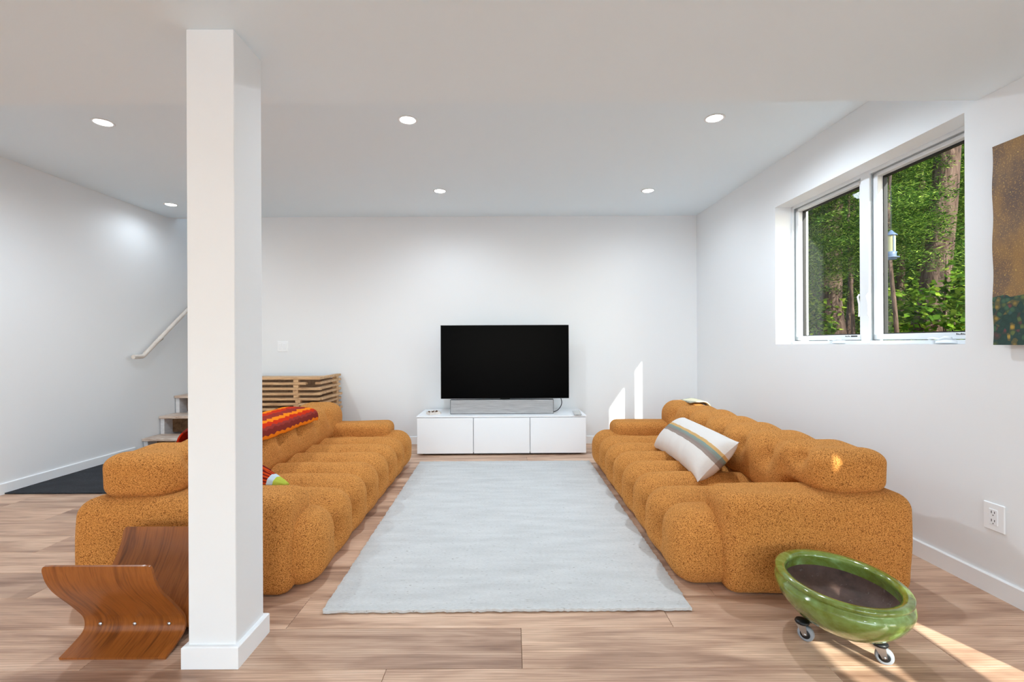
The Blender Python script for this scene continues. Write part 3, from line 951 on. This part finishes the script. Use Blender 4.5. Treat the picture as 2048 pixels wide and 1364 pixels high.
MB().box(-W2 + .05, W2 - .05, .06, .46, 0.0, .031).build('plinth', M['dark_gap'], cab)
CT = 0.389

tv = thing('television', 'large black flat television standing above the grey speaker on the cabinet', 'television', (-0.074, 4.86, CT), 0.008)
m = MB().box(-.656, .656, 0.0, .022, .148, .900, .003)
m.build('screen_frame', M['bezel'], tv)
MB().box(-.652, .652, -.0022, .004, .153, .896).build('screen', M['screen'], tv)
m = MB().box(-.40, .40, .022, .055, .20, .62, .01)
m.build('rear_housing', M['bezel'], tv)
m = MB().box(-.16, .16, -.005, .12, 0.0, .012, .003); m.box(-.05, .05, .024, .045, .01, .25, .004)
m.build('stand', M['bezel'], tv)
spk = thing('soundbar', 'wide grey fabric speaker panel standing on the cabinet below the television', 'speaker', (-0.104, 4.79, CT), 0.010)
MB().box(-.522, .522, .006, .058, 0.0, .1455, .004).build('housing', M['bezel'], spk)
MB().box(-.518, .518, 0.0, .010, .004, .1425, .003).build('front_cloth', M['speaker'], spk)
cb = MB()
cp = [(0.493, 4.872, .565), (0.498, 4.865, .54), (0.506, 4.86, .50), (0.497, 4.855, .46), (0.47, 4.85, .425), (0.44, 4.845, .408), (0.40, 4.845, .400)]
pts = []
for i in range(len(cp) - 1):
    for k in range(4):
        t = k / 4
        p0, p1, p2, p3 = [Vector(cp[max(0, min(len(cp) - 1, i + d))]) for d in (-1, 0, 1, 2)]
        pts.append(.5 * ((2 * p1) + (p2 - p0) * t + (2 * p0 - 5 * p1 + 4 * p2 - p3) * t * t + (3 * p1 - p0 - 3 * p2 + p3) * t ** 3))
pts.append(Vector(cp[-1]))
tag(cb.tube(pts, .0042, 8).build('cable', M['cable'], smooth=True), 'thin black cable looping from the television down beside the speaker', 'cable')
# small wooden tray with pebbles
tr = thing('wooden_tray', 'small pale wooden tray holding dark knobs on the left end of the white cabinet', 'tray', (-0.795, 4.80, CT), 0.55)
m = MB(); m.box(-.062, .062, -.045, .045, 0, .006, .001)
m.box(-.062, .062, -.045, -.039, .004, .026, .001); m.box(-.062, .062, .039, .045, .004, .026, .001)
m.box(-.062, -.056, -.045, .045, .004, .026, .001); m.box(.056, .062, -.045, .045, .004, .026, .001)
m.build('tray_body', M['rail'], tr)
for i in range(4):
    for j in range(3):
        MB().lathe([(0.0001, .034), (.006, .032), (.009, .026), (.006, .018), (.005, .006)], 10, -.040 + i * .027, -.026 + j * .026, 0).build('knob', M['ply_dark'] if (i + j) % 3 else M['rail'], tr, smooth=True)
# strip of pale film left on the cabinet's right end
g = [[(0.61 + .075 * i / 8 + .02 * j / 14, 4.665 + .33 * (j / 14) - .0, CT + .0035 + .006 * abs(math.sin(i * 1.3 + j * .8)) * (1 if j < 3 else .25)) for j in range(15)] for i in range(9)]
tag(MB().sheet(g, .0012).build('plastic_film', M['film'], smooth=True), 'crumpled strip of pale plastic film on the right end of the white cabinet', 'film')

# ------------------------------------------------------------------ switch and outlet
sw = thing('light_switch', 'white double rocker light switch on the back wall above the slatted wooden console', 'switch', (-2.52, YB, 1.08))
MB().box(-.058, .058, -.006, 0, -.058, .058, .003).build('plate', M['plastic_white'], sw)
for x in (-.024, .024):
    MB().box(x - .017, x + .017, -.0105, -.004, -.033, .033, .002).build('rocker', M['lacquer'], sw, rot=(0.05, 0, 0))
ot = thing('power_outlet', 'white double power outlet plate low on the right wall, below the picture', 'outlet', (XR(2.06), 2.06, 0.338), TH)
MB().box(-.007, 0, -.045, .045, -.060, .060, .0035).build('plate', M['plastic_white'], ot)
MB().box(-.0095, -.004, -.018, .018, -.034, .034, .0015).build('socket_face', M['lacquer'], ot)
for z in (-.018, .018):
    for dy, hh in ((-.0065, .0045), (.0065, .0055)):
        MB().box(-.0102, -.008, dy - .0012, dy + .0012, z + .003 - hh, z + .003 + hh).build('slot', M['slot'], ot)
    MB().box(-.0102, -.008, -.0026, .0026, z - .0125, z - .0075, .001).build('slot', M['slot'], ot)

# ------------------------------------------------------------------ picture on the right wall
pc = thing('picture', 'unframed brown and gold speckled canvas with a green flowery band beside the window', 'picture', (XR(1.70), 1.70, 1.085), TH)
g = [[(-.034 + .0025 * math.sin(j * .55) * (1 if i > 20 else .3), -.33 + .66 * i / 24, .845 * j / 40) for j in range(41)] for i in range(25)]
MB().sheet(g, .006).build('canvas', M['art'], pc, smooth=True, angle=50)
m = MB(); m.box(-.030, 0, -.30, .30, .03, .06); m.box(-.030, 0, -.30, .30, .78, .81); m.box(-.030, 0, -.30, -.27, .03, .81); m.box(-.030, 0, .27, .30, .03, .81)
m.build('stretcher', M['pine'], pc)

# ------------------------------------------------------------------ stairs and handrail
st = thing('staircase', 'wooden stairs with scuffed treads rising along the left wall behind the column', 'stairs', (XL, 4.82, 0))
SW = STAIR_X - XL - .01
RUN, RISE, Z1 = 0.2325, 0.1925, 0.150
NS = 12
for k in range(NS):
    y = k * RUN; z = Z1 + k * RISE
    MB().box(.012, SW, y, y + RUN + .035, z - .028, z, .004).build('tread', M['tread'], st)
    MB().box(.03, SW - .03, y + .15, y + .162, max(0, z - RISE), z - .028).build('riser', M['ply_dark'], st)
def stringer(xa, xb, mat):
    poly = [(0.03, 0)]
    for k in range(NS):
        y = k * RUN + .025; z = Z1 + k * RISE - .028
        poly += [(y, z), (y + RUN, z)]
    poly += [(NS * RUN + .025, Z1 + (NS - 1) * RISE - .35), (.42, 0)]
    o = MB().prism(poly, 'x', xa, xb).build('stringer', mat, st)
    fix_normals(o)
stringer(.014, .055, M['stringer'])
stringer(.33, .368, M['pine'])
stringer(SW - .05, SW - .01, M['pine'])
hr = thing('handrail', 'pale wooden handrail rising along the left wall above the stairs', 'handrail', (XL, 4.65, 0.985))
pts = [(.07, -.005, 0), (.07, .06, 0), (.07, .110, .001), (.07, .128, .010)]
for k in range(1, 12): pts.append((.07, .125 + .2 * k, .012 + .2 * k * .77))
m = MB().tube(pts, .021, 12)
m.build('rail', M['rail'], hr, angle=40)
for k in (0.40, 1.5):
    z = .012 + (k - .125) * .77
    MB().tube([(0, k, z - .075), (.03, k, z - .07), (.062, k, z - .045), (.07, k, z - .016)], .006, 8).build('bracket', M['bracket'], hr, smooth=True)
    MB().lathe([(.0001, .004), (.022, .004), (.024, 0)], 16).build('rosette', M['bracket'], hr, smooth=True, loc=(0, k, z - .075), rot=(0, PI / 2, 0))

# ------------------------------------------------------------------ slatted wooden console behind the left sofa
con = thing('slatted_console', 'slatted wooden console of stacked pine battens behind the left sofa', 'console', (-1.86, 4.60, 0))
PIT, TK = 0.0502, 0.0235
for k in range(16):
    z = 0.782 - TK - k * PIT
    if z < 0: break
    jx = random.uniform(-.012, .012)
    jy = random.uniform(-.008, .008)
    tilt = random.uniform(-.006, .006)
    # long front slat, its right end, and the side slat bending back to the wall
    MB().box(-.95, -.215 if k else .0, 0, .045, 0, TK, .002).build('slat', M['pine'], con, loc=(0, 0, z))
    if k != 1:
        MB().box(-.235, .0, 0, .045, 0, TK, .002).build('slat', M['pine'], con, loc=(0, .004, z - (.002 if k else .001)), rot=(0, 0, tilt))
    side = MB().box(-.05, 0, 0, .56 + jy, 0, TK, .002).build('slat', M['pine'], con, loc=(jx, .02, z + (.001 if k % 2 else -.001)))
    if k < 15:
        MB().box(-.255 + jx, -.205 + jx, .002, .040, -PIT + TK, 0, .002).build('spacer', M['pine'], con, loc=(0, 0, z))
    MB().box(-.95, -.90, .5, .56, -PIT + TK, TK, .002).build('spacer', M['pine'], con, loc=(0, 0, z))
    MB().box(-.055, -.01, .46, .52, -PIT + TK, 0, .002).build('spacer', M['pine'], con, loc=(0, 0, z)) if z > PIT else None
for k in range(2):
    MB().box(-.95, -.052, .05 + k * .086, .128 + k * .086, 0, TK, .002).build('slat', M['pine'], con, loc=(0, 0, .782 - TK))
MB().box(-.30, -.14, .046, .10, 0, TK, .002).build('slat', M['pine'], con, loc=(0, -.044, .782 - TK - PIT))
MB().box(-.93, -.06, .49, .505, .0, .74).build('back_panel', M['ply_dark'], con)

# ------------------------------------------------------------------ magazine rack of bent plywood
rk = thing('magazine_rack', 'bent teak plywood magazine rack on the floor beside the column', 'magazine rack', (-1.402, 1.772, 0))
prof = [(-.112, .0045), (-.067, .019), (-.030, .034), (-.014, .047), (-.0075, .068), (-.014, .098), (-.035, .130), (-.067, .172), (-.105, .218), (-.135, .258), (-.155, .295), (-.166, .33), (-.172, .357)]
def cr(ps, n=5):
    out = []
    for i in range(len(ps) - 1):
        a = [np.array(ps[max(0, min(len(ps) - 1, i + d))]) for d in (-1, 0, 1, 2)]
        for k in range(n):
            t = k / n
            out.append(.5 * (2 * a[1] + (a[2] - a[0]) * t + (2 * a[0] - 5 * a[1] + 4 * a[2] - a[3]) * t * t + (3 * a[1] - a[0] - 3 * a[2] + a[3]) * t ** 3))
    out.append(np.array(ps[-1])); return out
pp = cr(prof)
for sgn in (1, -1):
    g = []
    nx = 14
    for i in range(nx + 1):
        u = -1 + 2 * i / nx
        row = []
        for j, (y, z) in enumerate(pp):
            half = 0.186
            f = j / (len(pp) - 1)
            # softly rounded upper corners
            if f > .93: half -= .010 * ((f - .93) / .07) ** 2
            row.append((u * half, sgn * y, z))
        g.append(row)
    if sgn < 0: g = g[::-1]
    fix_normals(MB().sheet(g, .0085).build('plywood_sheet', M['teak'], rk, smooth=True, angle=50))
for x in (-.127, 0, .127):
    s = MB().lathe([(.0001, .003), (.005, .0025), (.007, 0)], 12).build('screw', M['steel'], rk, smooth=True, loc=(x, -.0135, .068), rot=(PI / 2, 0, 0))

# ------------------------------------------------------------------ planter on its wheeled caddy
PX, PY = 1.198, 1.743
pa, pb = 0.197, 0.238
pl = thing('planter', 'oval green glazed ceramic planter, empty, on a wheeled caddy before the right sofa', 'planter', (PX, PY, 0.072), 0.0)
outer = [(.0001, .0), (.42, .0), (.60, .012), (.78, .038), (.92, .072), (1.00, .104), (1.015, .122), (1.0, .136), (.955, .142), (.95, .146), (.975, .150), (1.0, .157), (1.0, .164), (.975, .1685), (.90, .1685), (.845, .164), (.825, .155), (.835, .145), (.85, .132), (.85, .118)]
MB().lathe(outer, 96, sx=pa, sy=pb).build('bowl', M['glaze'], pl, smooth=True)
inner = [(.849, .1185), (.84, .10), (.78, .075), (.62, .055), (.35, .047), (.0001, .046)]
MB().lathe(inner, 64, sx=pa, sy=pb).build('bare_clay_inside', M['clay'], pl, smooth=True)
cd = thing('plant_caddy', 'three-wheeled plant caddy with grey casters under the green planter', 'plant caddy', (PX, PY, 0))
m = MB()
for a in (-62, 58, 172):
    ca, sa = math.cos(math.radians(a)), math.sin(math.radians(a))
    m.tube([(0, 0, .066), (.10 * ca, .10 * sa, .066), (.128 * ca, .128 * sa, .066)], .0055, 8)
m.lathe([(.0001, .060), (.05, .060), (.05, .071), (.0001, .071)], 24)
m.build('frame', M['hub_black'], cd)
for a, sw_ in ((-62, 0.95 + PI), (58, 1.2), (172, 0.75 + PI)):
    ca, sa = math.cos(math.radians(a)), math.sin(math.radians(a))
    c = empty('caster', (.128 * ca, .128 * sa, 0), sw_, cd)
    MB().lathe([(.0001, .072), (.022, .072), (.025, .066), (.022, .060), (.0001, .060)], 20).build('swivel_cap', M['hub_black'], c, smooth=True)
    wy = .012
    m = MB()
    for s in (-1, 1):
        m.prism([(-.018 , .060), (.016, .060), (wy + .008, .026), (wy - .006, .022)], 'x', s * .0135, s * .0155)
    m.box(-.0155, .0155, -.018, .016, .058, .061)
    fix_normals(m.build('fork', M['steel'], c))
    m = MB().lathe([(.017, -.0105), (.0235, -.0105), (.027, -.007), (.0275, 0), (.027, .007), (.0235, .0105), (.017, .0105)], 28)
    m.build('wheel', M['wheel_grey'], c, smooth=True, loc=(0, wy, .0275), rot=(0, PI / 2, 0))
    MB().lathe([(.0001, -.011), (.016, -.011), (.018, -.009), (.018, .009), (.016, .011), (.0001, .011)], 24).build('hub', M['hub_black'], c, smooth=True, loc=(0, wy, .0275), rot=(0, PI / 2, 0))
    MB().lathe([(.0001, -.0175), (.004, -.0175), (.0045, -.015), (.0045, .015), (.004, .0175), (.0001, .0175)], 12).build('axle', M['steel'], c, smooth=True, loc=(0, wy, .0275), rot=(0, PI / 2, 0))

# ------------------------------------------------------------------ soft things on the sofas
def lumbar():
    nu, nv = 70, 34
    W, H, TT = .455, .165, .092
    def side(sg):
        g = []
        for i in range(nu + 1):
            row = []
            for j in range(nv + 1):
                u, v = -1 + 2 * i / nu, -1 + 2 * j / nv
                x = W * u * (1 - .035 * (1 - v * v))
                y = H * v * (1 - .10 * (1 - u * u) ** .6)
                t = TT * (max(0, 1 - abs(u) ** 7)) ** .55 * (max(0, 1 - abs(v) ** 2.4)) ** .55
                t += .004 * math.sin(u * 19 + v * 3) * (1 - abs(v)) * (1 - u * u) + .005 * math.sin(u * 31) * max(0, -v - .2) * (1 - u * u)
                # sags forward at the near end
                row.append((x, y - .012 * u * u, sg * t))
            g.append(row)
        return g
    m = MB()
    vs, fs = [], []
    for sg in (1, -1):
        k = len(vs)
        g = side(sg)
        for r in g: vs.extend(r)
        S = nv + 1
        for i in range(nu):
            for j in range(nv):
                q = (k + i * S + j, k + (i + 1) * S + j, k + (i + 1) * S + j + 1, k + i * S + j + 1)
                fs.append(q if sg > 0 else q[::-1])
    m.add(vs, fs)
    m.uv = [(i / nu, j / nv) for i in range(nu + 1) for j in range(nv + 1)] * 2
    o = m.build('lumbar_pillow', M['pillow'], smooth=True)
    ex = Vector((0.02, 1, 0.0)).normalized()
    ey = Vector((.235, 0, .225)).normalized(); ey = (ey - ex * ey.dot(ex)).normalized()
    # x axis runs towards the viewer so that y up and z to the room are right handed
    ex = -ex
    ez = ex.cross(ey)
    o.matrix_world = Matrix.Translation((1.195, 3.17, .425)) @ Matrix((ex, ey, ez)).transposed().to_4x4()
    return tag(o, 'long cream lumbar pillow with mustard and teal stripes leaning on the right sofa back', 'pillow')
lumbar()

def throw():
    # follows the top of the left sofa's backrest: path in (s, z)
    path = [(.628, .515), (.630, .54), (.642, .570), (.665, .590), (.70, .602), (.76, .608), (.82, .610), (.88, .608), (.935, .598), (.975, .575), (.995, .54), (1.0, .49), (1.003, .43)]
    pth = cr(path, 4)
    nu = 90
    g = []
    for i in range(nu + 1):
        f = i / nu
        t = .60 + 1.05 * f
        row = []
        for j, (s, z) in enumerate(pth):
            w = j / (len(pth) - 1)
            bump = .006 * math.sin(t * 17 + w * 4) + .004 * math.sin(t * 41 + w * 9)
            hump = .035 * math.exp(-((t - .63) / .05) ** 2) * math.exp(-((w - .6) / .25) ** 2)
            drop = -.018 * max(0, (t - .2) / 2.1) * (1 if z > .5 else .4)
            tt = t + .06 * (1 - w) * (f - .5) * 0 + .035 * math.sin(w * 5) * (f > .5)
            row.append((-(s - .004 - .004 * math.sin(t * 13)), tt, z + .010 + abs(bump) * .7 + hump + drop))
        g.append(row)
    o = MB().sheet(g, .009).build('zigzag_throw', M['throw'], smooth=True)
    fix_normals(o)
    o.location = (-0.855, 2.05, 0); o.rotation_euler = (0, 0, .022)
    tag(o, 'red and orange zigzag knitted throw draped over the back of the left sofa', 'throw')
throw()

def bunched():
    # gathered end of a cloth, pleats running along it
    A, B = Vector((-1.52, 2.42, .47)), Vector((-1.095, 2.315, .418))
    n, k = 40, 44
    g = []
    ax = (B - A).normalized()
    sd = ax.cross(Vector((0, 0, 1))).normalized()
    for i in range(k + 1):
        a = PI * i / k
        row = []
        for j in range(n + 1):
            f = j / n
            r = .105 * (1 - f) ** .75 + .006
            r *= 1 + .10 * math.sin(a * 9 + f * 2) * (1 if f < .72 else .25)
            p = A.lerp(B, f)
            row.append(p + sd * (math.cos(a) * r * 1.15) + Vector((0, 0, 1)) * (math.sin(a) * r - .006))
        g.append([tuple(q) for q in row])
    o = MB().sheet(g, .006).build('pleated_cloth', M['bunch'], smooth=True)
    fix_normals(o)
    tag(o, 'dark red pleated cloth with lime tip bunched on the left sofa arm', 'cloth')
bunched()
# pale folded throw laid over the far end of the right backrest
g = [[(0.715 + .80 + .18 * i / 10, 2.05 + 2.0 + .22 * j / 14, .585 + .012 * math.sin(i * PI / 10) + .002 * math.sin(j * 1.1 + i) - .03 * max(0, (i - 7) / 3) ** 2) for j in range(15)] for i in range(11)]
o = MB().sheet(g, .010).build('folded_throw', plain('pale_wool', srgb(168, 166, 150), .95, spec=.05, bump=(90, .3, .003)), smooth=True)
tag(fix_normals(o), 'pale folded throw lying on top of the far end of the right sofa back', 'throw')

# ------------------------------------------------------------------ outdoors
def ground_z(x, y):
    # level with the sill at the window, falling away to the added door's sill further along
    k = min(1, max(0, (y - 1.0) / 1.1)); k = k * k * (3 - 2 * k)
    return -.12 + 1.0 * k + k * (.10 * math.sin(x * .7) * math.cos(y * .5) + .02 * (x - 2.4))
gr = []
for i in range(41):
    row = []
    for j in range(109):
        x = 2.45 + 38 * i / 40; y = -14 + 54 * j / 108
        z = ground_z(x, y)
        row.append((x, y, z))
    gr.append(row)
tag(fix_normals(MB().sheet(gr, .06).build('ground_outside', M['earth'], smooth=True)), kind='structure')

def crown_mesh(name, seed, n_boughs, z0, z1, reach, per, leaf, mat, flat=.35):
    r = np.random.default_rng(seed)
    V, F = [], []
    k = 0
    for b in range(n_boughs):
        z = r.uniform(z0, z1); a = r.uniform(0, 2 * PI)
        L = reach * r.uniform(.55, 1.1) * (1 - .45 * (z - z0) / (z1 - z0))
        d = np.array([math.cos(a), math.sin(a), 0.0]); sdir = np.array([-d[1], d[0], 0.0])
        t = r.uniform(.12, 1, per) ** .8
        wdt = .28 * L * (1 - .6 * t)
        p = d * (t * L)[:, None] + sdir * (r.normal(0, 1, per) * wdt)[:, None]
        p[:, 2] += z - .22 * L * t ** 2 + r.normal(0, .06, per)
        ang = r.uniform(0, 2 * PI, per)
        lx = np.stack([np.cos(ang), np.sin(ang), r.normal(-.15, flat, per)], 1); lx /= np.linalg.norm(lx, axis=1, keepdims=True)
        up = np.stack([r.normal(0, flat, per), r.normal(0, flat, per), np.ones(per)], 1)
        ly = np.cross(up, lx); ly /= np.linalg.norm(ly, axis=1, keepdims=True)
        s = leaf[0] * r.uniform(.6, 1.4, per); wq = leaf[1] * r.uniform(.7, 1.3, per)
        quad = np.stack([p, p + lx * (s * .5)[:, None] + ly * wq[:, None], p + lx * s[:, None], p + lx * (s * .5)[:, None] - ly * wq[:, None]], 1)
        V.append(quad.reshape(-1, 3))
        F.append(np.arange(per * 4).reshape(-1, 4) + k); k += per * 4
    me = bpy.data.meshes.new(name)
    me.from_pydata(np.concatenate(V).tolist(), [], np.concatenate(F).tolist())
    me.materials.append(mat)
    return me
CROWNS = [crown_mesh('foliage', 100 + i, 84, 0.9, 8.0, 2.6, 420, (.115, .013), M['needles']) for i in range(3)]
BROAD = [crown_mesh('foliage', 200 + i, 30, .15, 1.0, .8, 70, (.075, .026), M['broadleaf'], .5) for i in range(2)]

def tree(px, Y, r, lean, label, crown=None, group=None, h=11, lift=0.0, X=None):
    X = (px - 1024) / 950 * Y if X is None else X
    z = ground_z(X, Y)
    t = thing('tree', label, 'tree', (X, Y, z - .05), random.uniform(0, 6), group)
    pts, rs = [], []
    c, s = math.cos(-t.rotation_euler.z), math.sin(-t.rotation_euler.z)
    lx, ly = lean[0] * c - lean[1] * s, lean[0] * s + lean[1] * c
    for k in range(15):
        f = k / 14
        pts.append((lx * f * h + .04 * math.sin(f * 9 + px), ly * f * h + .03 * math.cos(f * 7 + px), f * h))
        rs.append(r * (1.0 + .5 * max(0, .06 - f) / .06) * (1 - .75 * f))
    MB().tube(pts, rs, 14).build('trunk', M['bark'], t, smooth=True)
    if crown is not None:
        o = bpy.data.objects.new('foliage', crown); o.location = (0, 0, lift); link(o, t)
        o.rotation_euler = (0, 0, random.uniform(0, 6))
    return t
tree(1853, 5.6, .150, (.085, .0), 'thick sunlit leaning tree trunk seen through the right pane of the window', None, h=9)
tree(1666, 7.2, .165, (.0, .01), 'broad dark tree trunk in the middle of the left window pane', CROWNS[0], lift=.3)
tree(1838, 8.4, .085, (.004, 0), 'slim dark trunk close behind the thick leaning tree', CROWNS[1], lift=.2)
tree(1797, 9.0, .075, (0, 0), 'slim upright trunk beneath the bird feeder in the right pane', CROWNS[2], lift=.4)
tree(1693, 8.2, .045, (.03, 0), 'thin reddish trunk beside the window mullion', None)
tree(1626, 10.5, .10, (0, 0), 'pale grey trunk near the left edge of the left pane', CROWNS[1], lift=.2)
far_spots = [(1600, 13, .12), (1645, 15, .12), (1705, 14, .14), (1735, 12, .10), (1770, 15, .13), (1815, 13, .11), (1870, 14, .13), (1900, 11, .10), (1925, 13, .12), (1560, 12, .12), (1850, 18, .15), (1680, 19, .14), (1980, 9, .12)]
for i, (px, Y, r) in enumerate(far_spots):
    tree(px, Y, r, (random.uniform(-.02, .02), 0), 'slender forest tree standing in the shade beyond the window', CROWNS[i % 3], 'forest trees beyond the window', lift=random.uniform(-.6, .6))
for i, (px, Y, sc, lf) in enumerate([(1786, 4.9, .42, .55), (1868, 6.6, .40, .9), (1702, 5.7, .40, .75), (1612, 7.0, .5, .3)]):
    t = tree(px, Y, .022, (0, 0), 'young feathery hemlock in front of the larger trunks outside the window', None, 'young hemlocks beyond the window', h=4.2)
    o = bpy.data.objects.new('foliage', CROWNS[i % 3]); link(o, t)
    o.scale = (sc, sc, sc); o.location = (0, 0, lf); o.rotation_euler = (0, 0, i * 1.7)
# leafy undergrowth
ug = [(1893, 5.0, 0.0), (1905, 6.3, .1), (1880, 7.6, .1), (1760, 8.2, .1), (1640, 9, .1), (1700, 10.5, .2), (1612, 7.4, .0), (1825, 10.5, .2)]
for i, (px, Y, dz) in enumerate(ug):
    X = (px - 1024) / 950 * Y
    t = thing('shrub', 'bright green leafy shrub at the foot of the forest trees outside', 'shrub', (X, Y, ground_z(X, Y) - .1 + dz), random.uniform(0, 6), 'shrubs beyond the window')
    o = bpy.data.objects.new('foliage', BROAD[i % 2]); link(o, t)
    MB().tube([(0, 0, 0), (.02, .01, .5), (.0, .03, 1.2)], [.02, .015, .006], 6).build('stem', M['bark'], t, smooth=True)
# forest far behind: too dense to count
def far_wall():
    r = np.random.default_rng(5)
    n = 34000
    Y = r.uniform(16, 26, n); px = r.uniform(1480, 2150, n)
    X = (px - 1024) / 950 * Y
    Z = .6 + 13 * r.beta(1.1, 1.3, n)
    p = np.stack([X, Y, Z], 1)
    d1 = r.normal(0, 1, (n, 3)); d1 /= np.linalg.norm(d1, axis=1, keepdims=True)
    d2 = np.cross(d1, r.normal(0, 1, (n, 3))); d2 /= np.linalg.norm(d2, axis=1, keepdims=True)
    s = r.uniform(.12, .34, n)[:, None]
    q = np.stack([p - d1 * s, p + d2 * s * .6, p + d1 * s, p - d2 * s * .6], 1).reshape(-1, 3)
    me = bpy.data.meshes.new('forest_foliage')
    me.from_pydata(q.tolist(), [], np.arange(4 * n).reshape(-1, 4).tolist())
    me.materials.append(M['far_leaves'])
    o = bpy.data.objects.new('forest_foliage', me); link(o)
    tag(o, 'dense dark green forest foliage far beyond the window', 'foliage', kind='stuff')
far_wall()

# bird feeder hanging outside
fd = thing('bird_feeder', 'blue-grey tube bird feeder hanging outside the right window pane', 'bird feeder', (3.0, 3.755, 1.75))
MB().lathe([(.0001, .235), (.01, .228), (.022, .212), (.040, .196), (.043, .190), (.036, .188)], 24).build('roof', M['feeder_blue'], fd, smooth=True)
MB().lathe([(.030, .06), (.030, .19)], 24).build('seed_tube', M['feeder_clear'], fd, smooth=True)
m = MB()
for k in range(3):
    a = 2 * PI * k / 3 + .4
    m.box(.030 * math.cos(a) - .004, .030 * math.cos(a) + .004, .030 * math.sin(a) - .004, .030 * math.sin(a) + .004, .05, .19)
m.build('strut', M['feeder_blue'], fd)
MB().lathe([(.0001, .0), (.035, .0), (.037, .01), (.034, .04), (.038, .06), (.030, .062)], 24).build('base', M['feeder_blue'], fd, smooth=True)
MB().lathe([(.0001, .012), (.052, .012), (.055, .018), (.052, .02), (.036, .02)], 24).build('perch_tray', M['feeder_blue'], fd, smooth=True)
MB().tube([(0, 0, .23), (0, 0, 2.2)], .002, 6).build('hanger', M['cable'], fd)
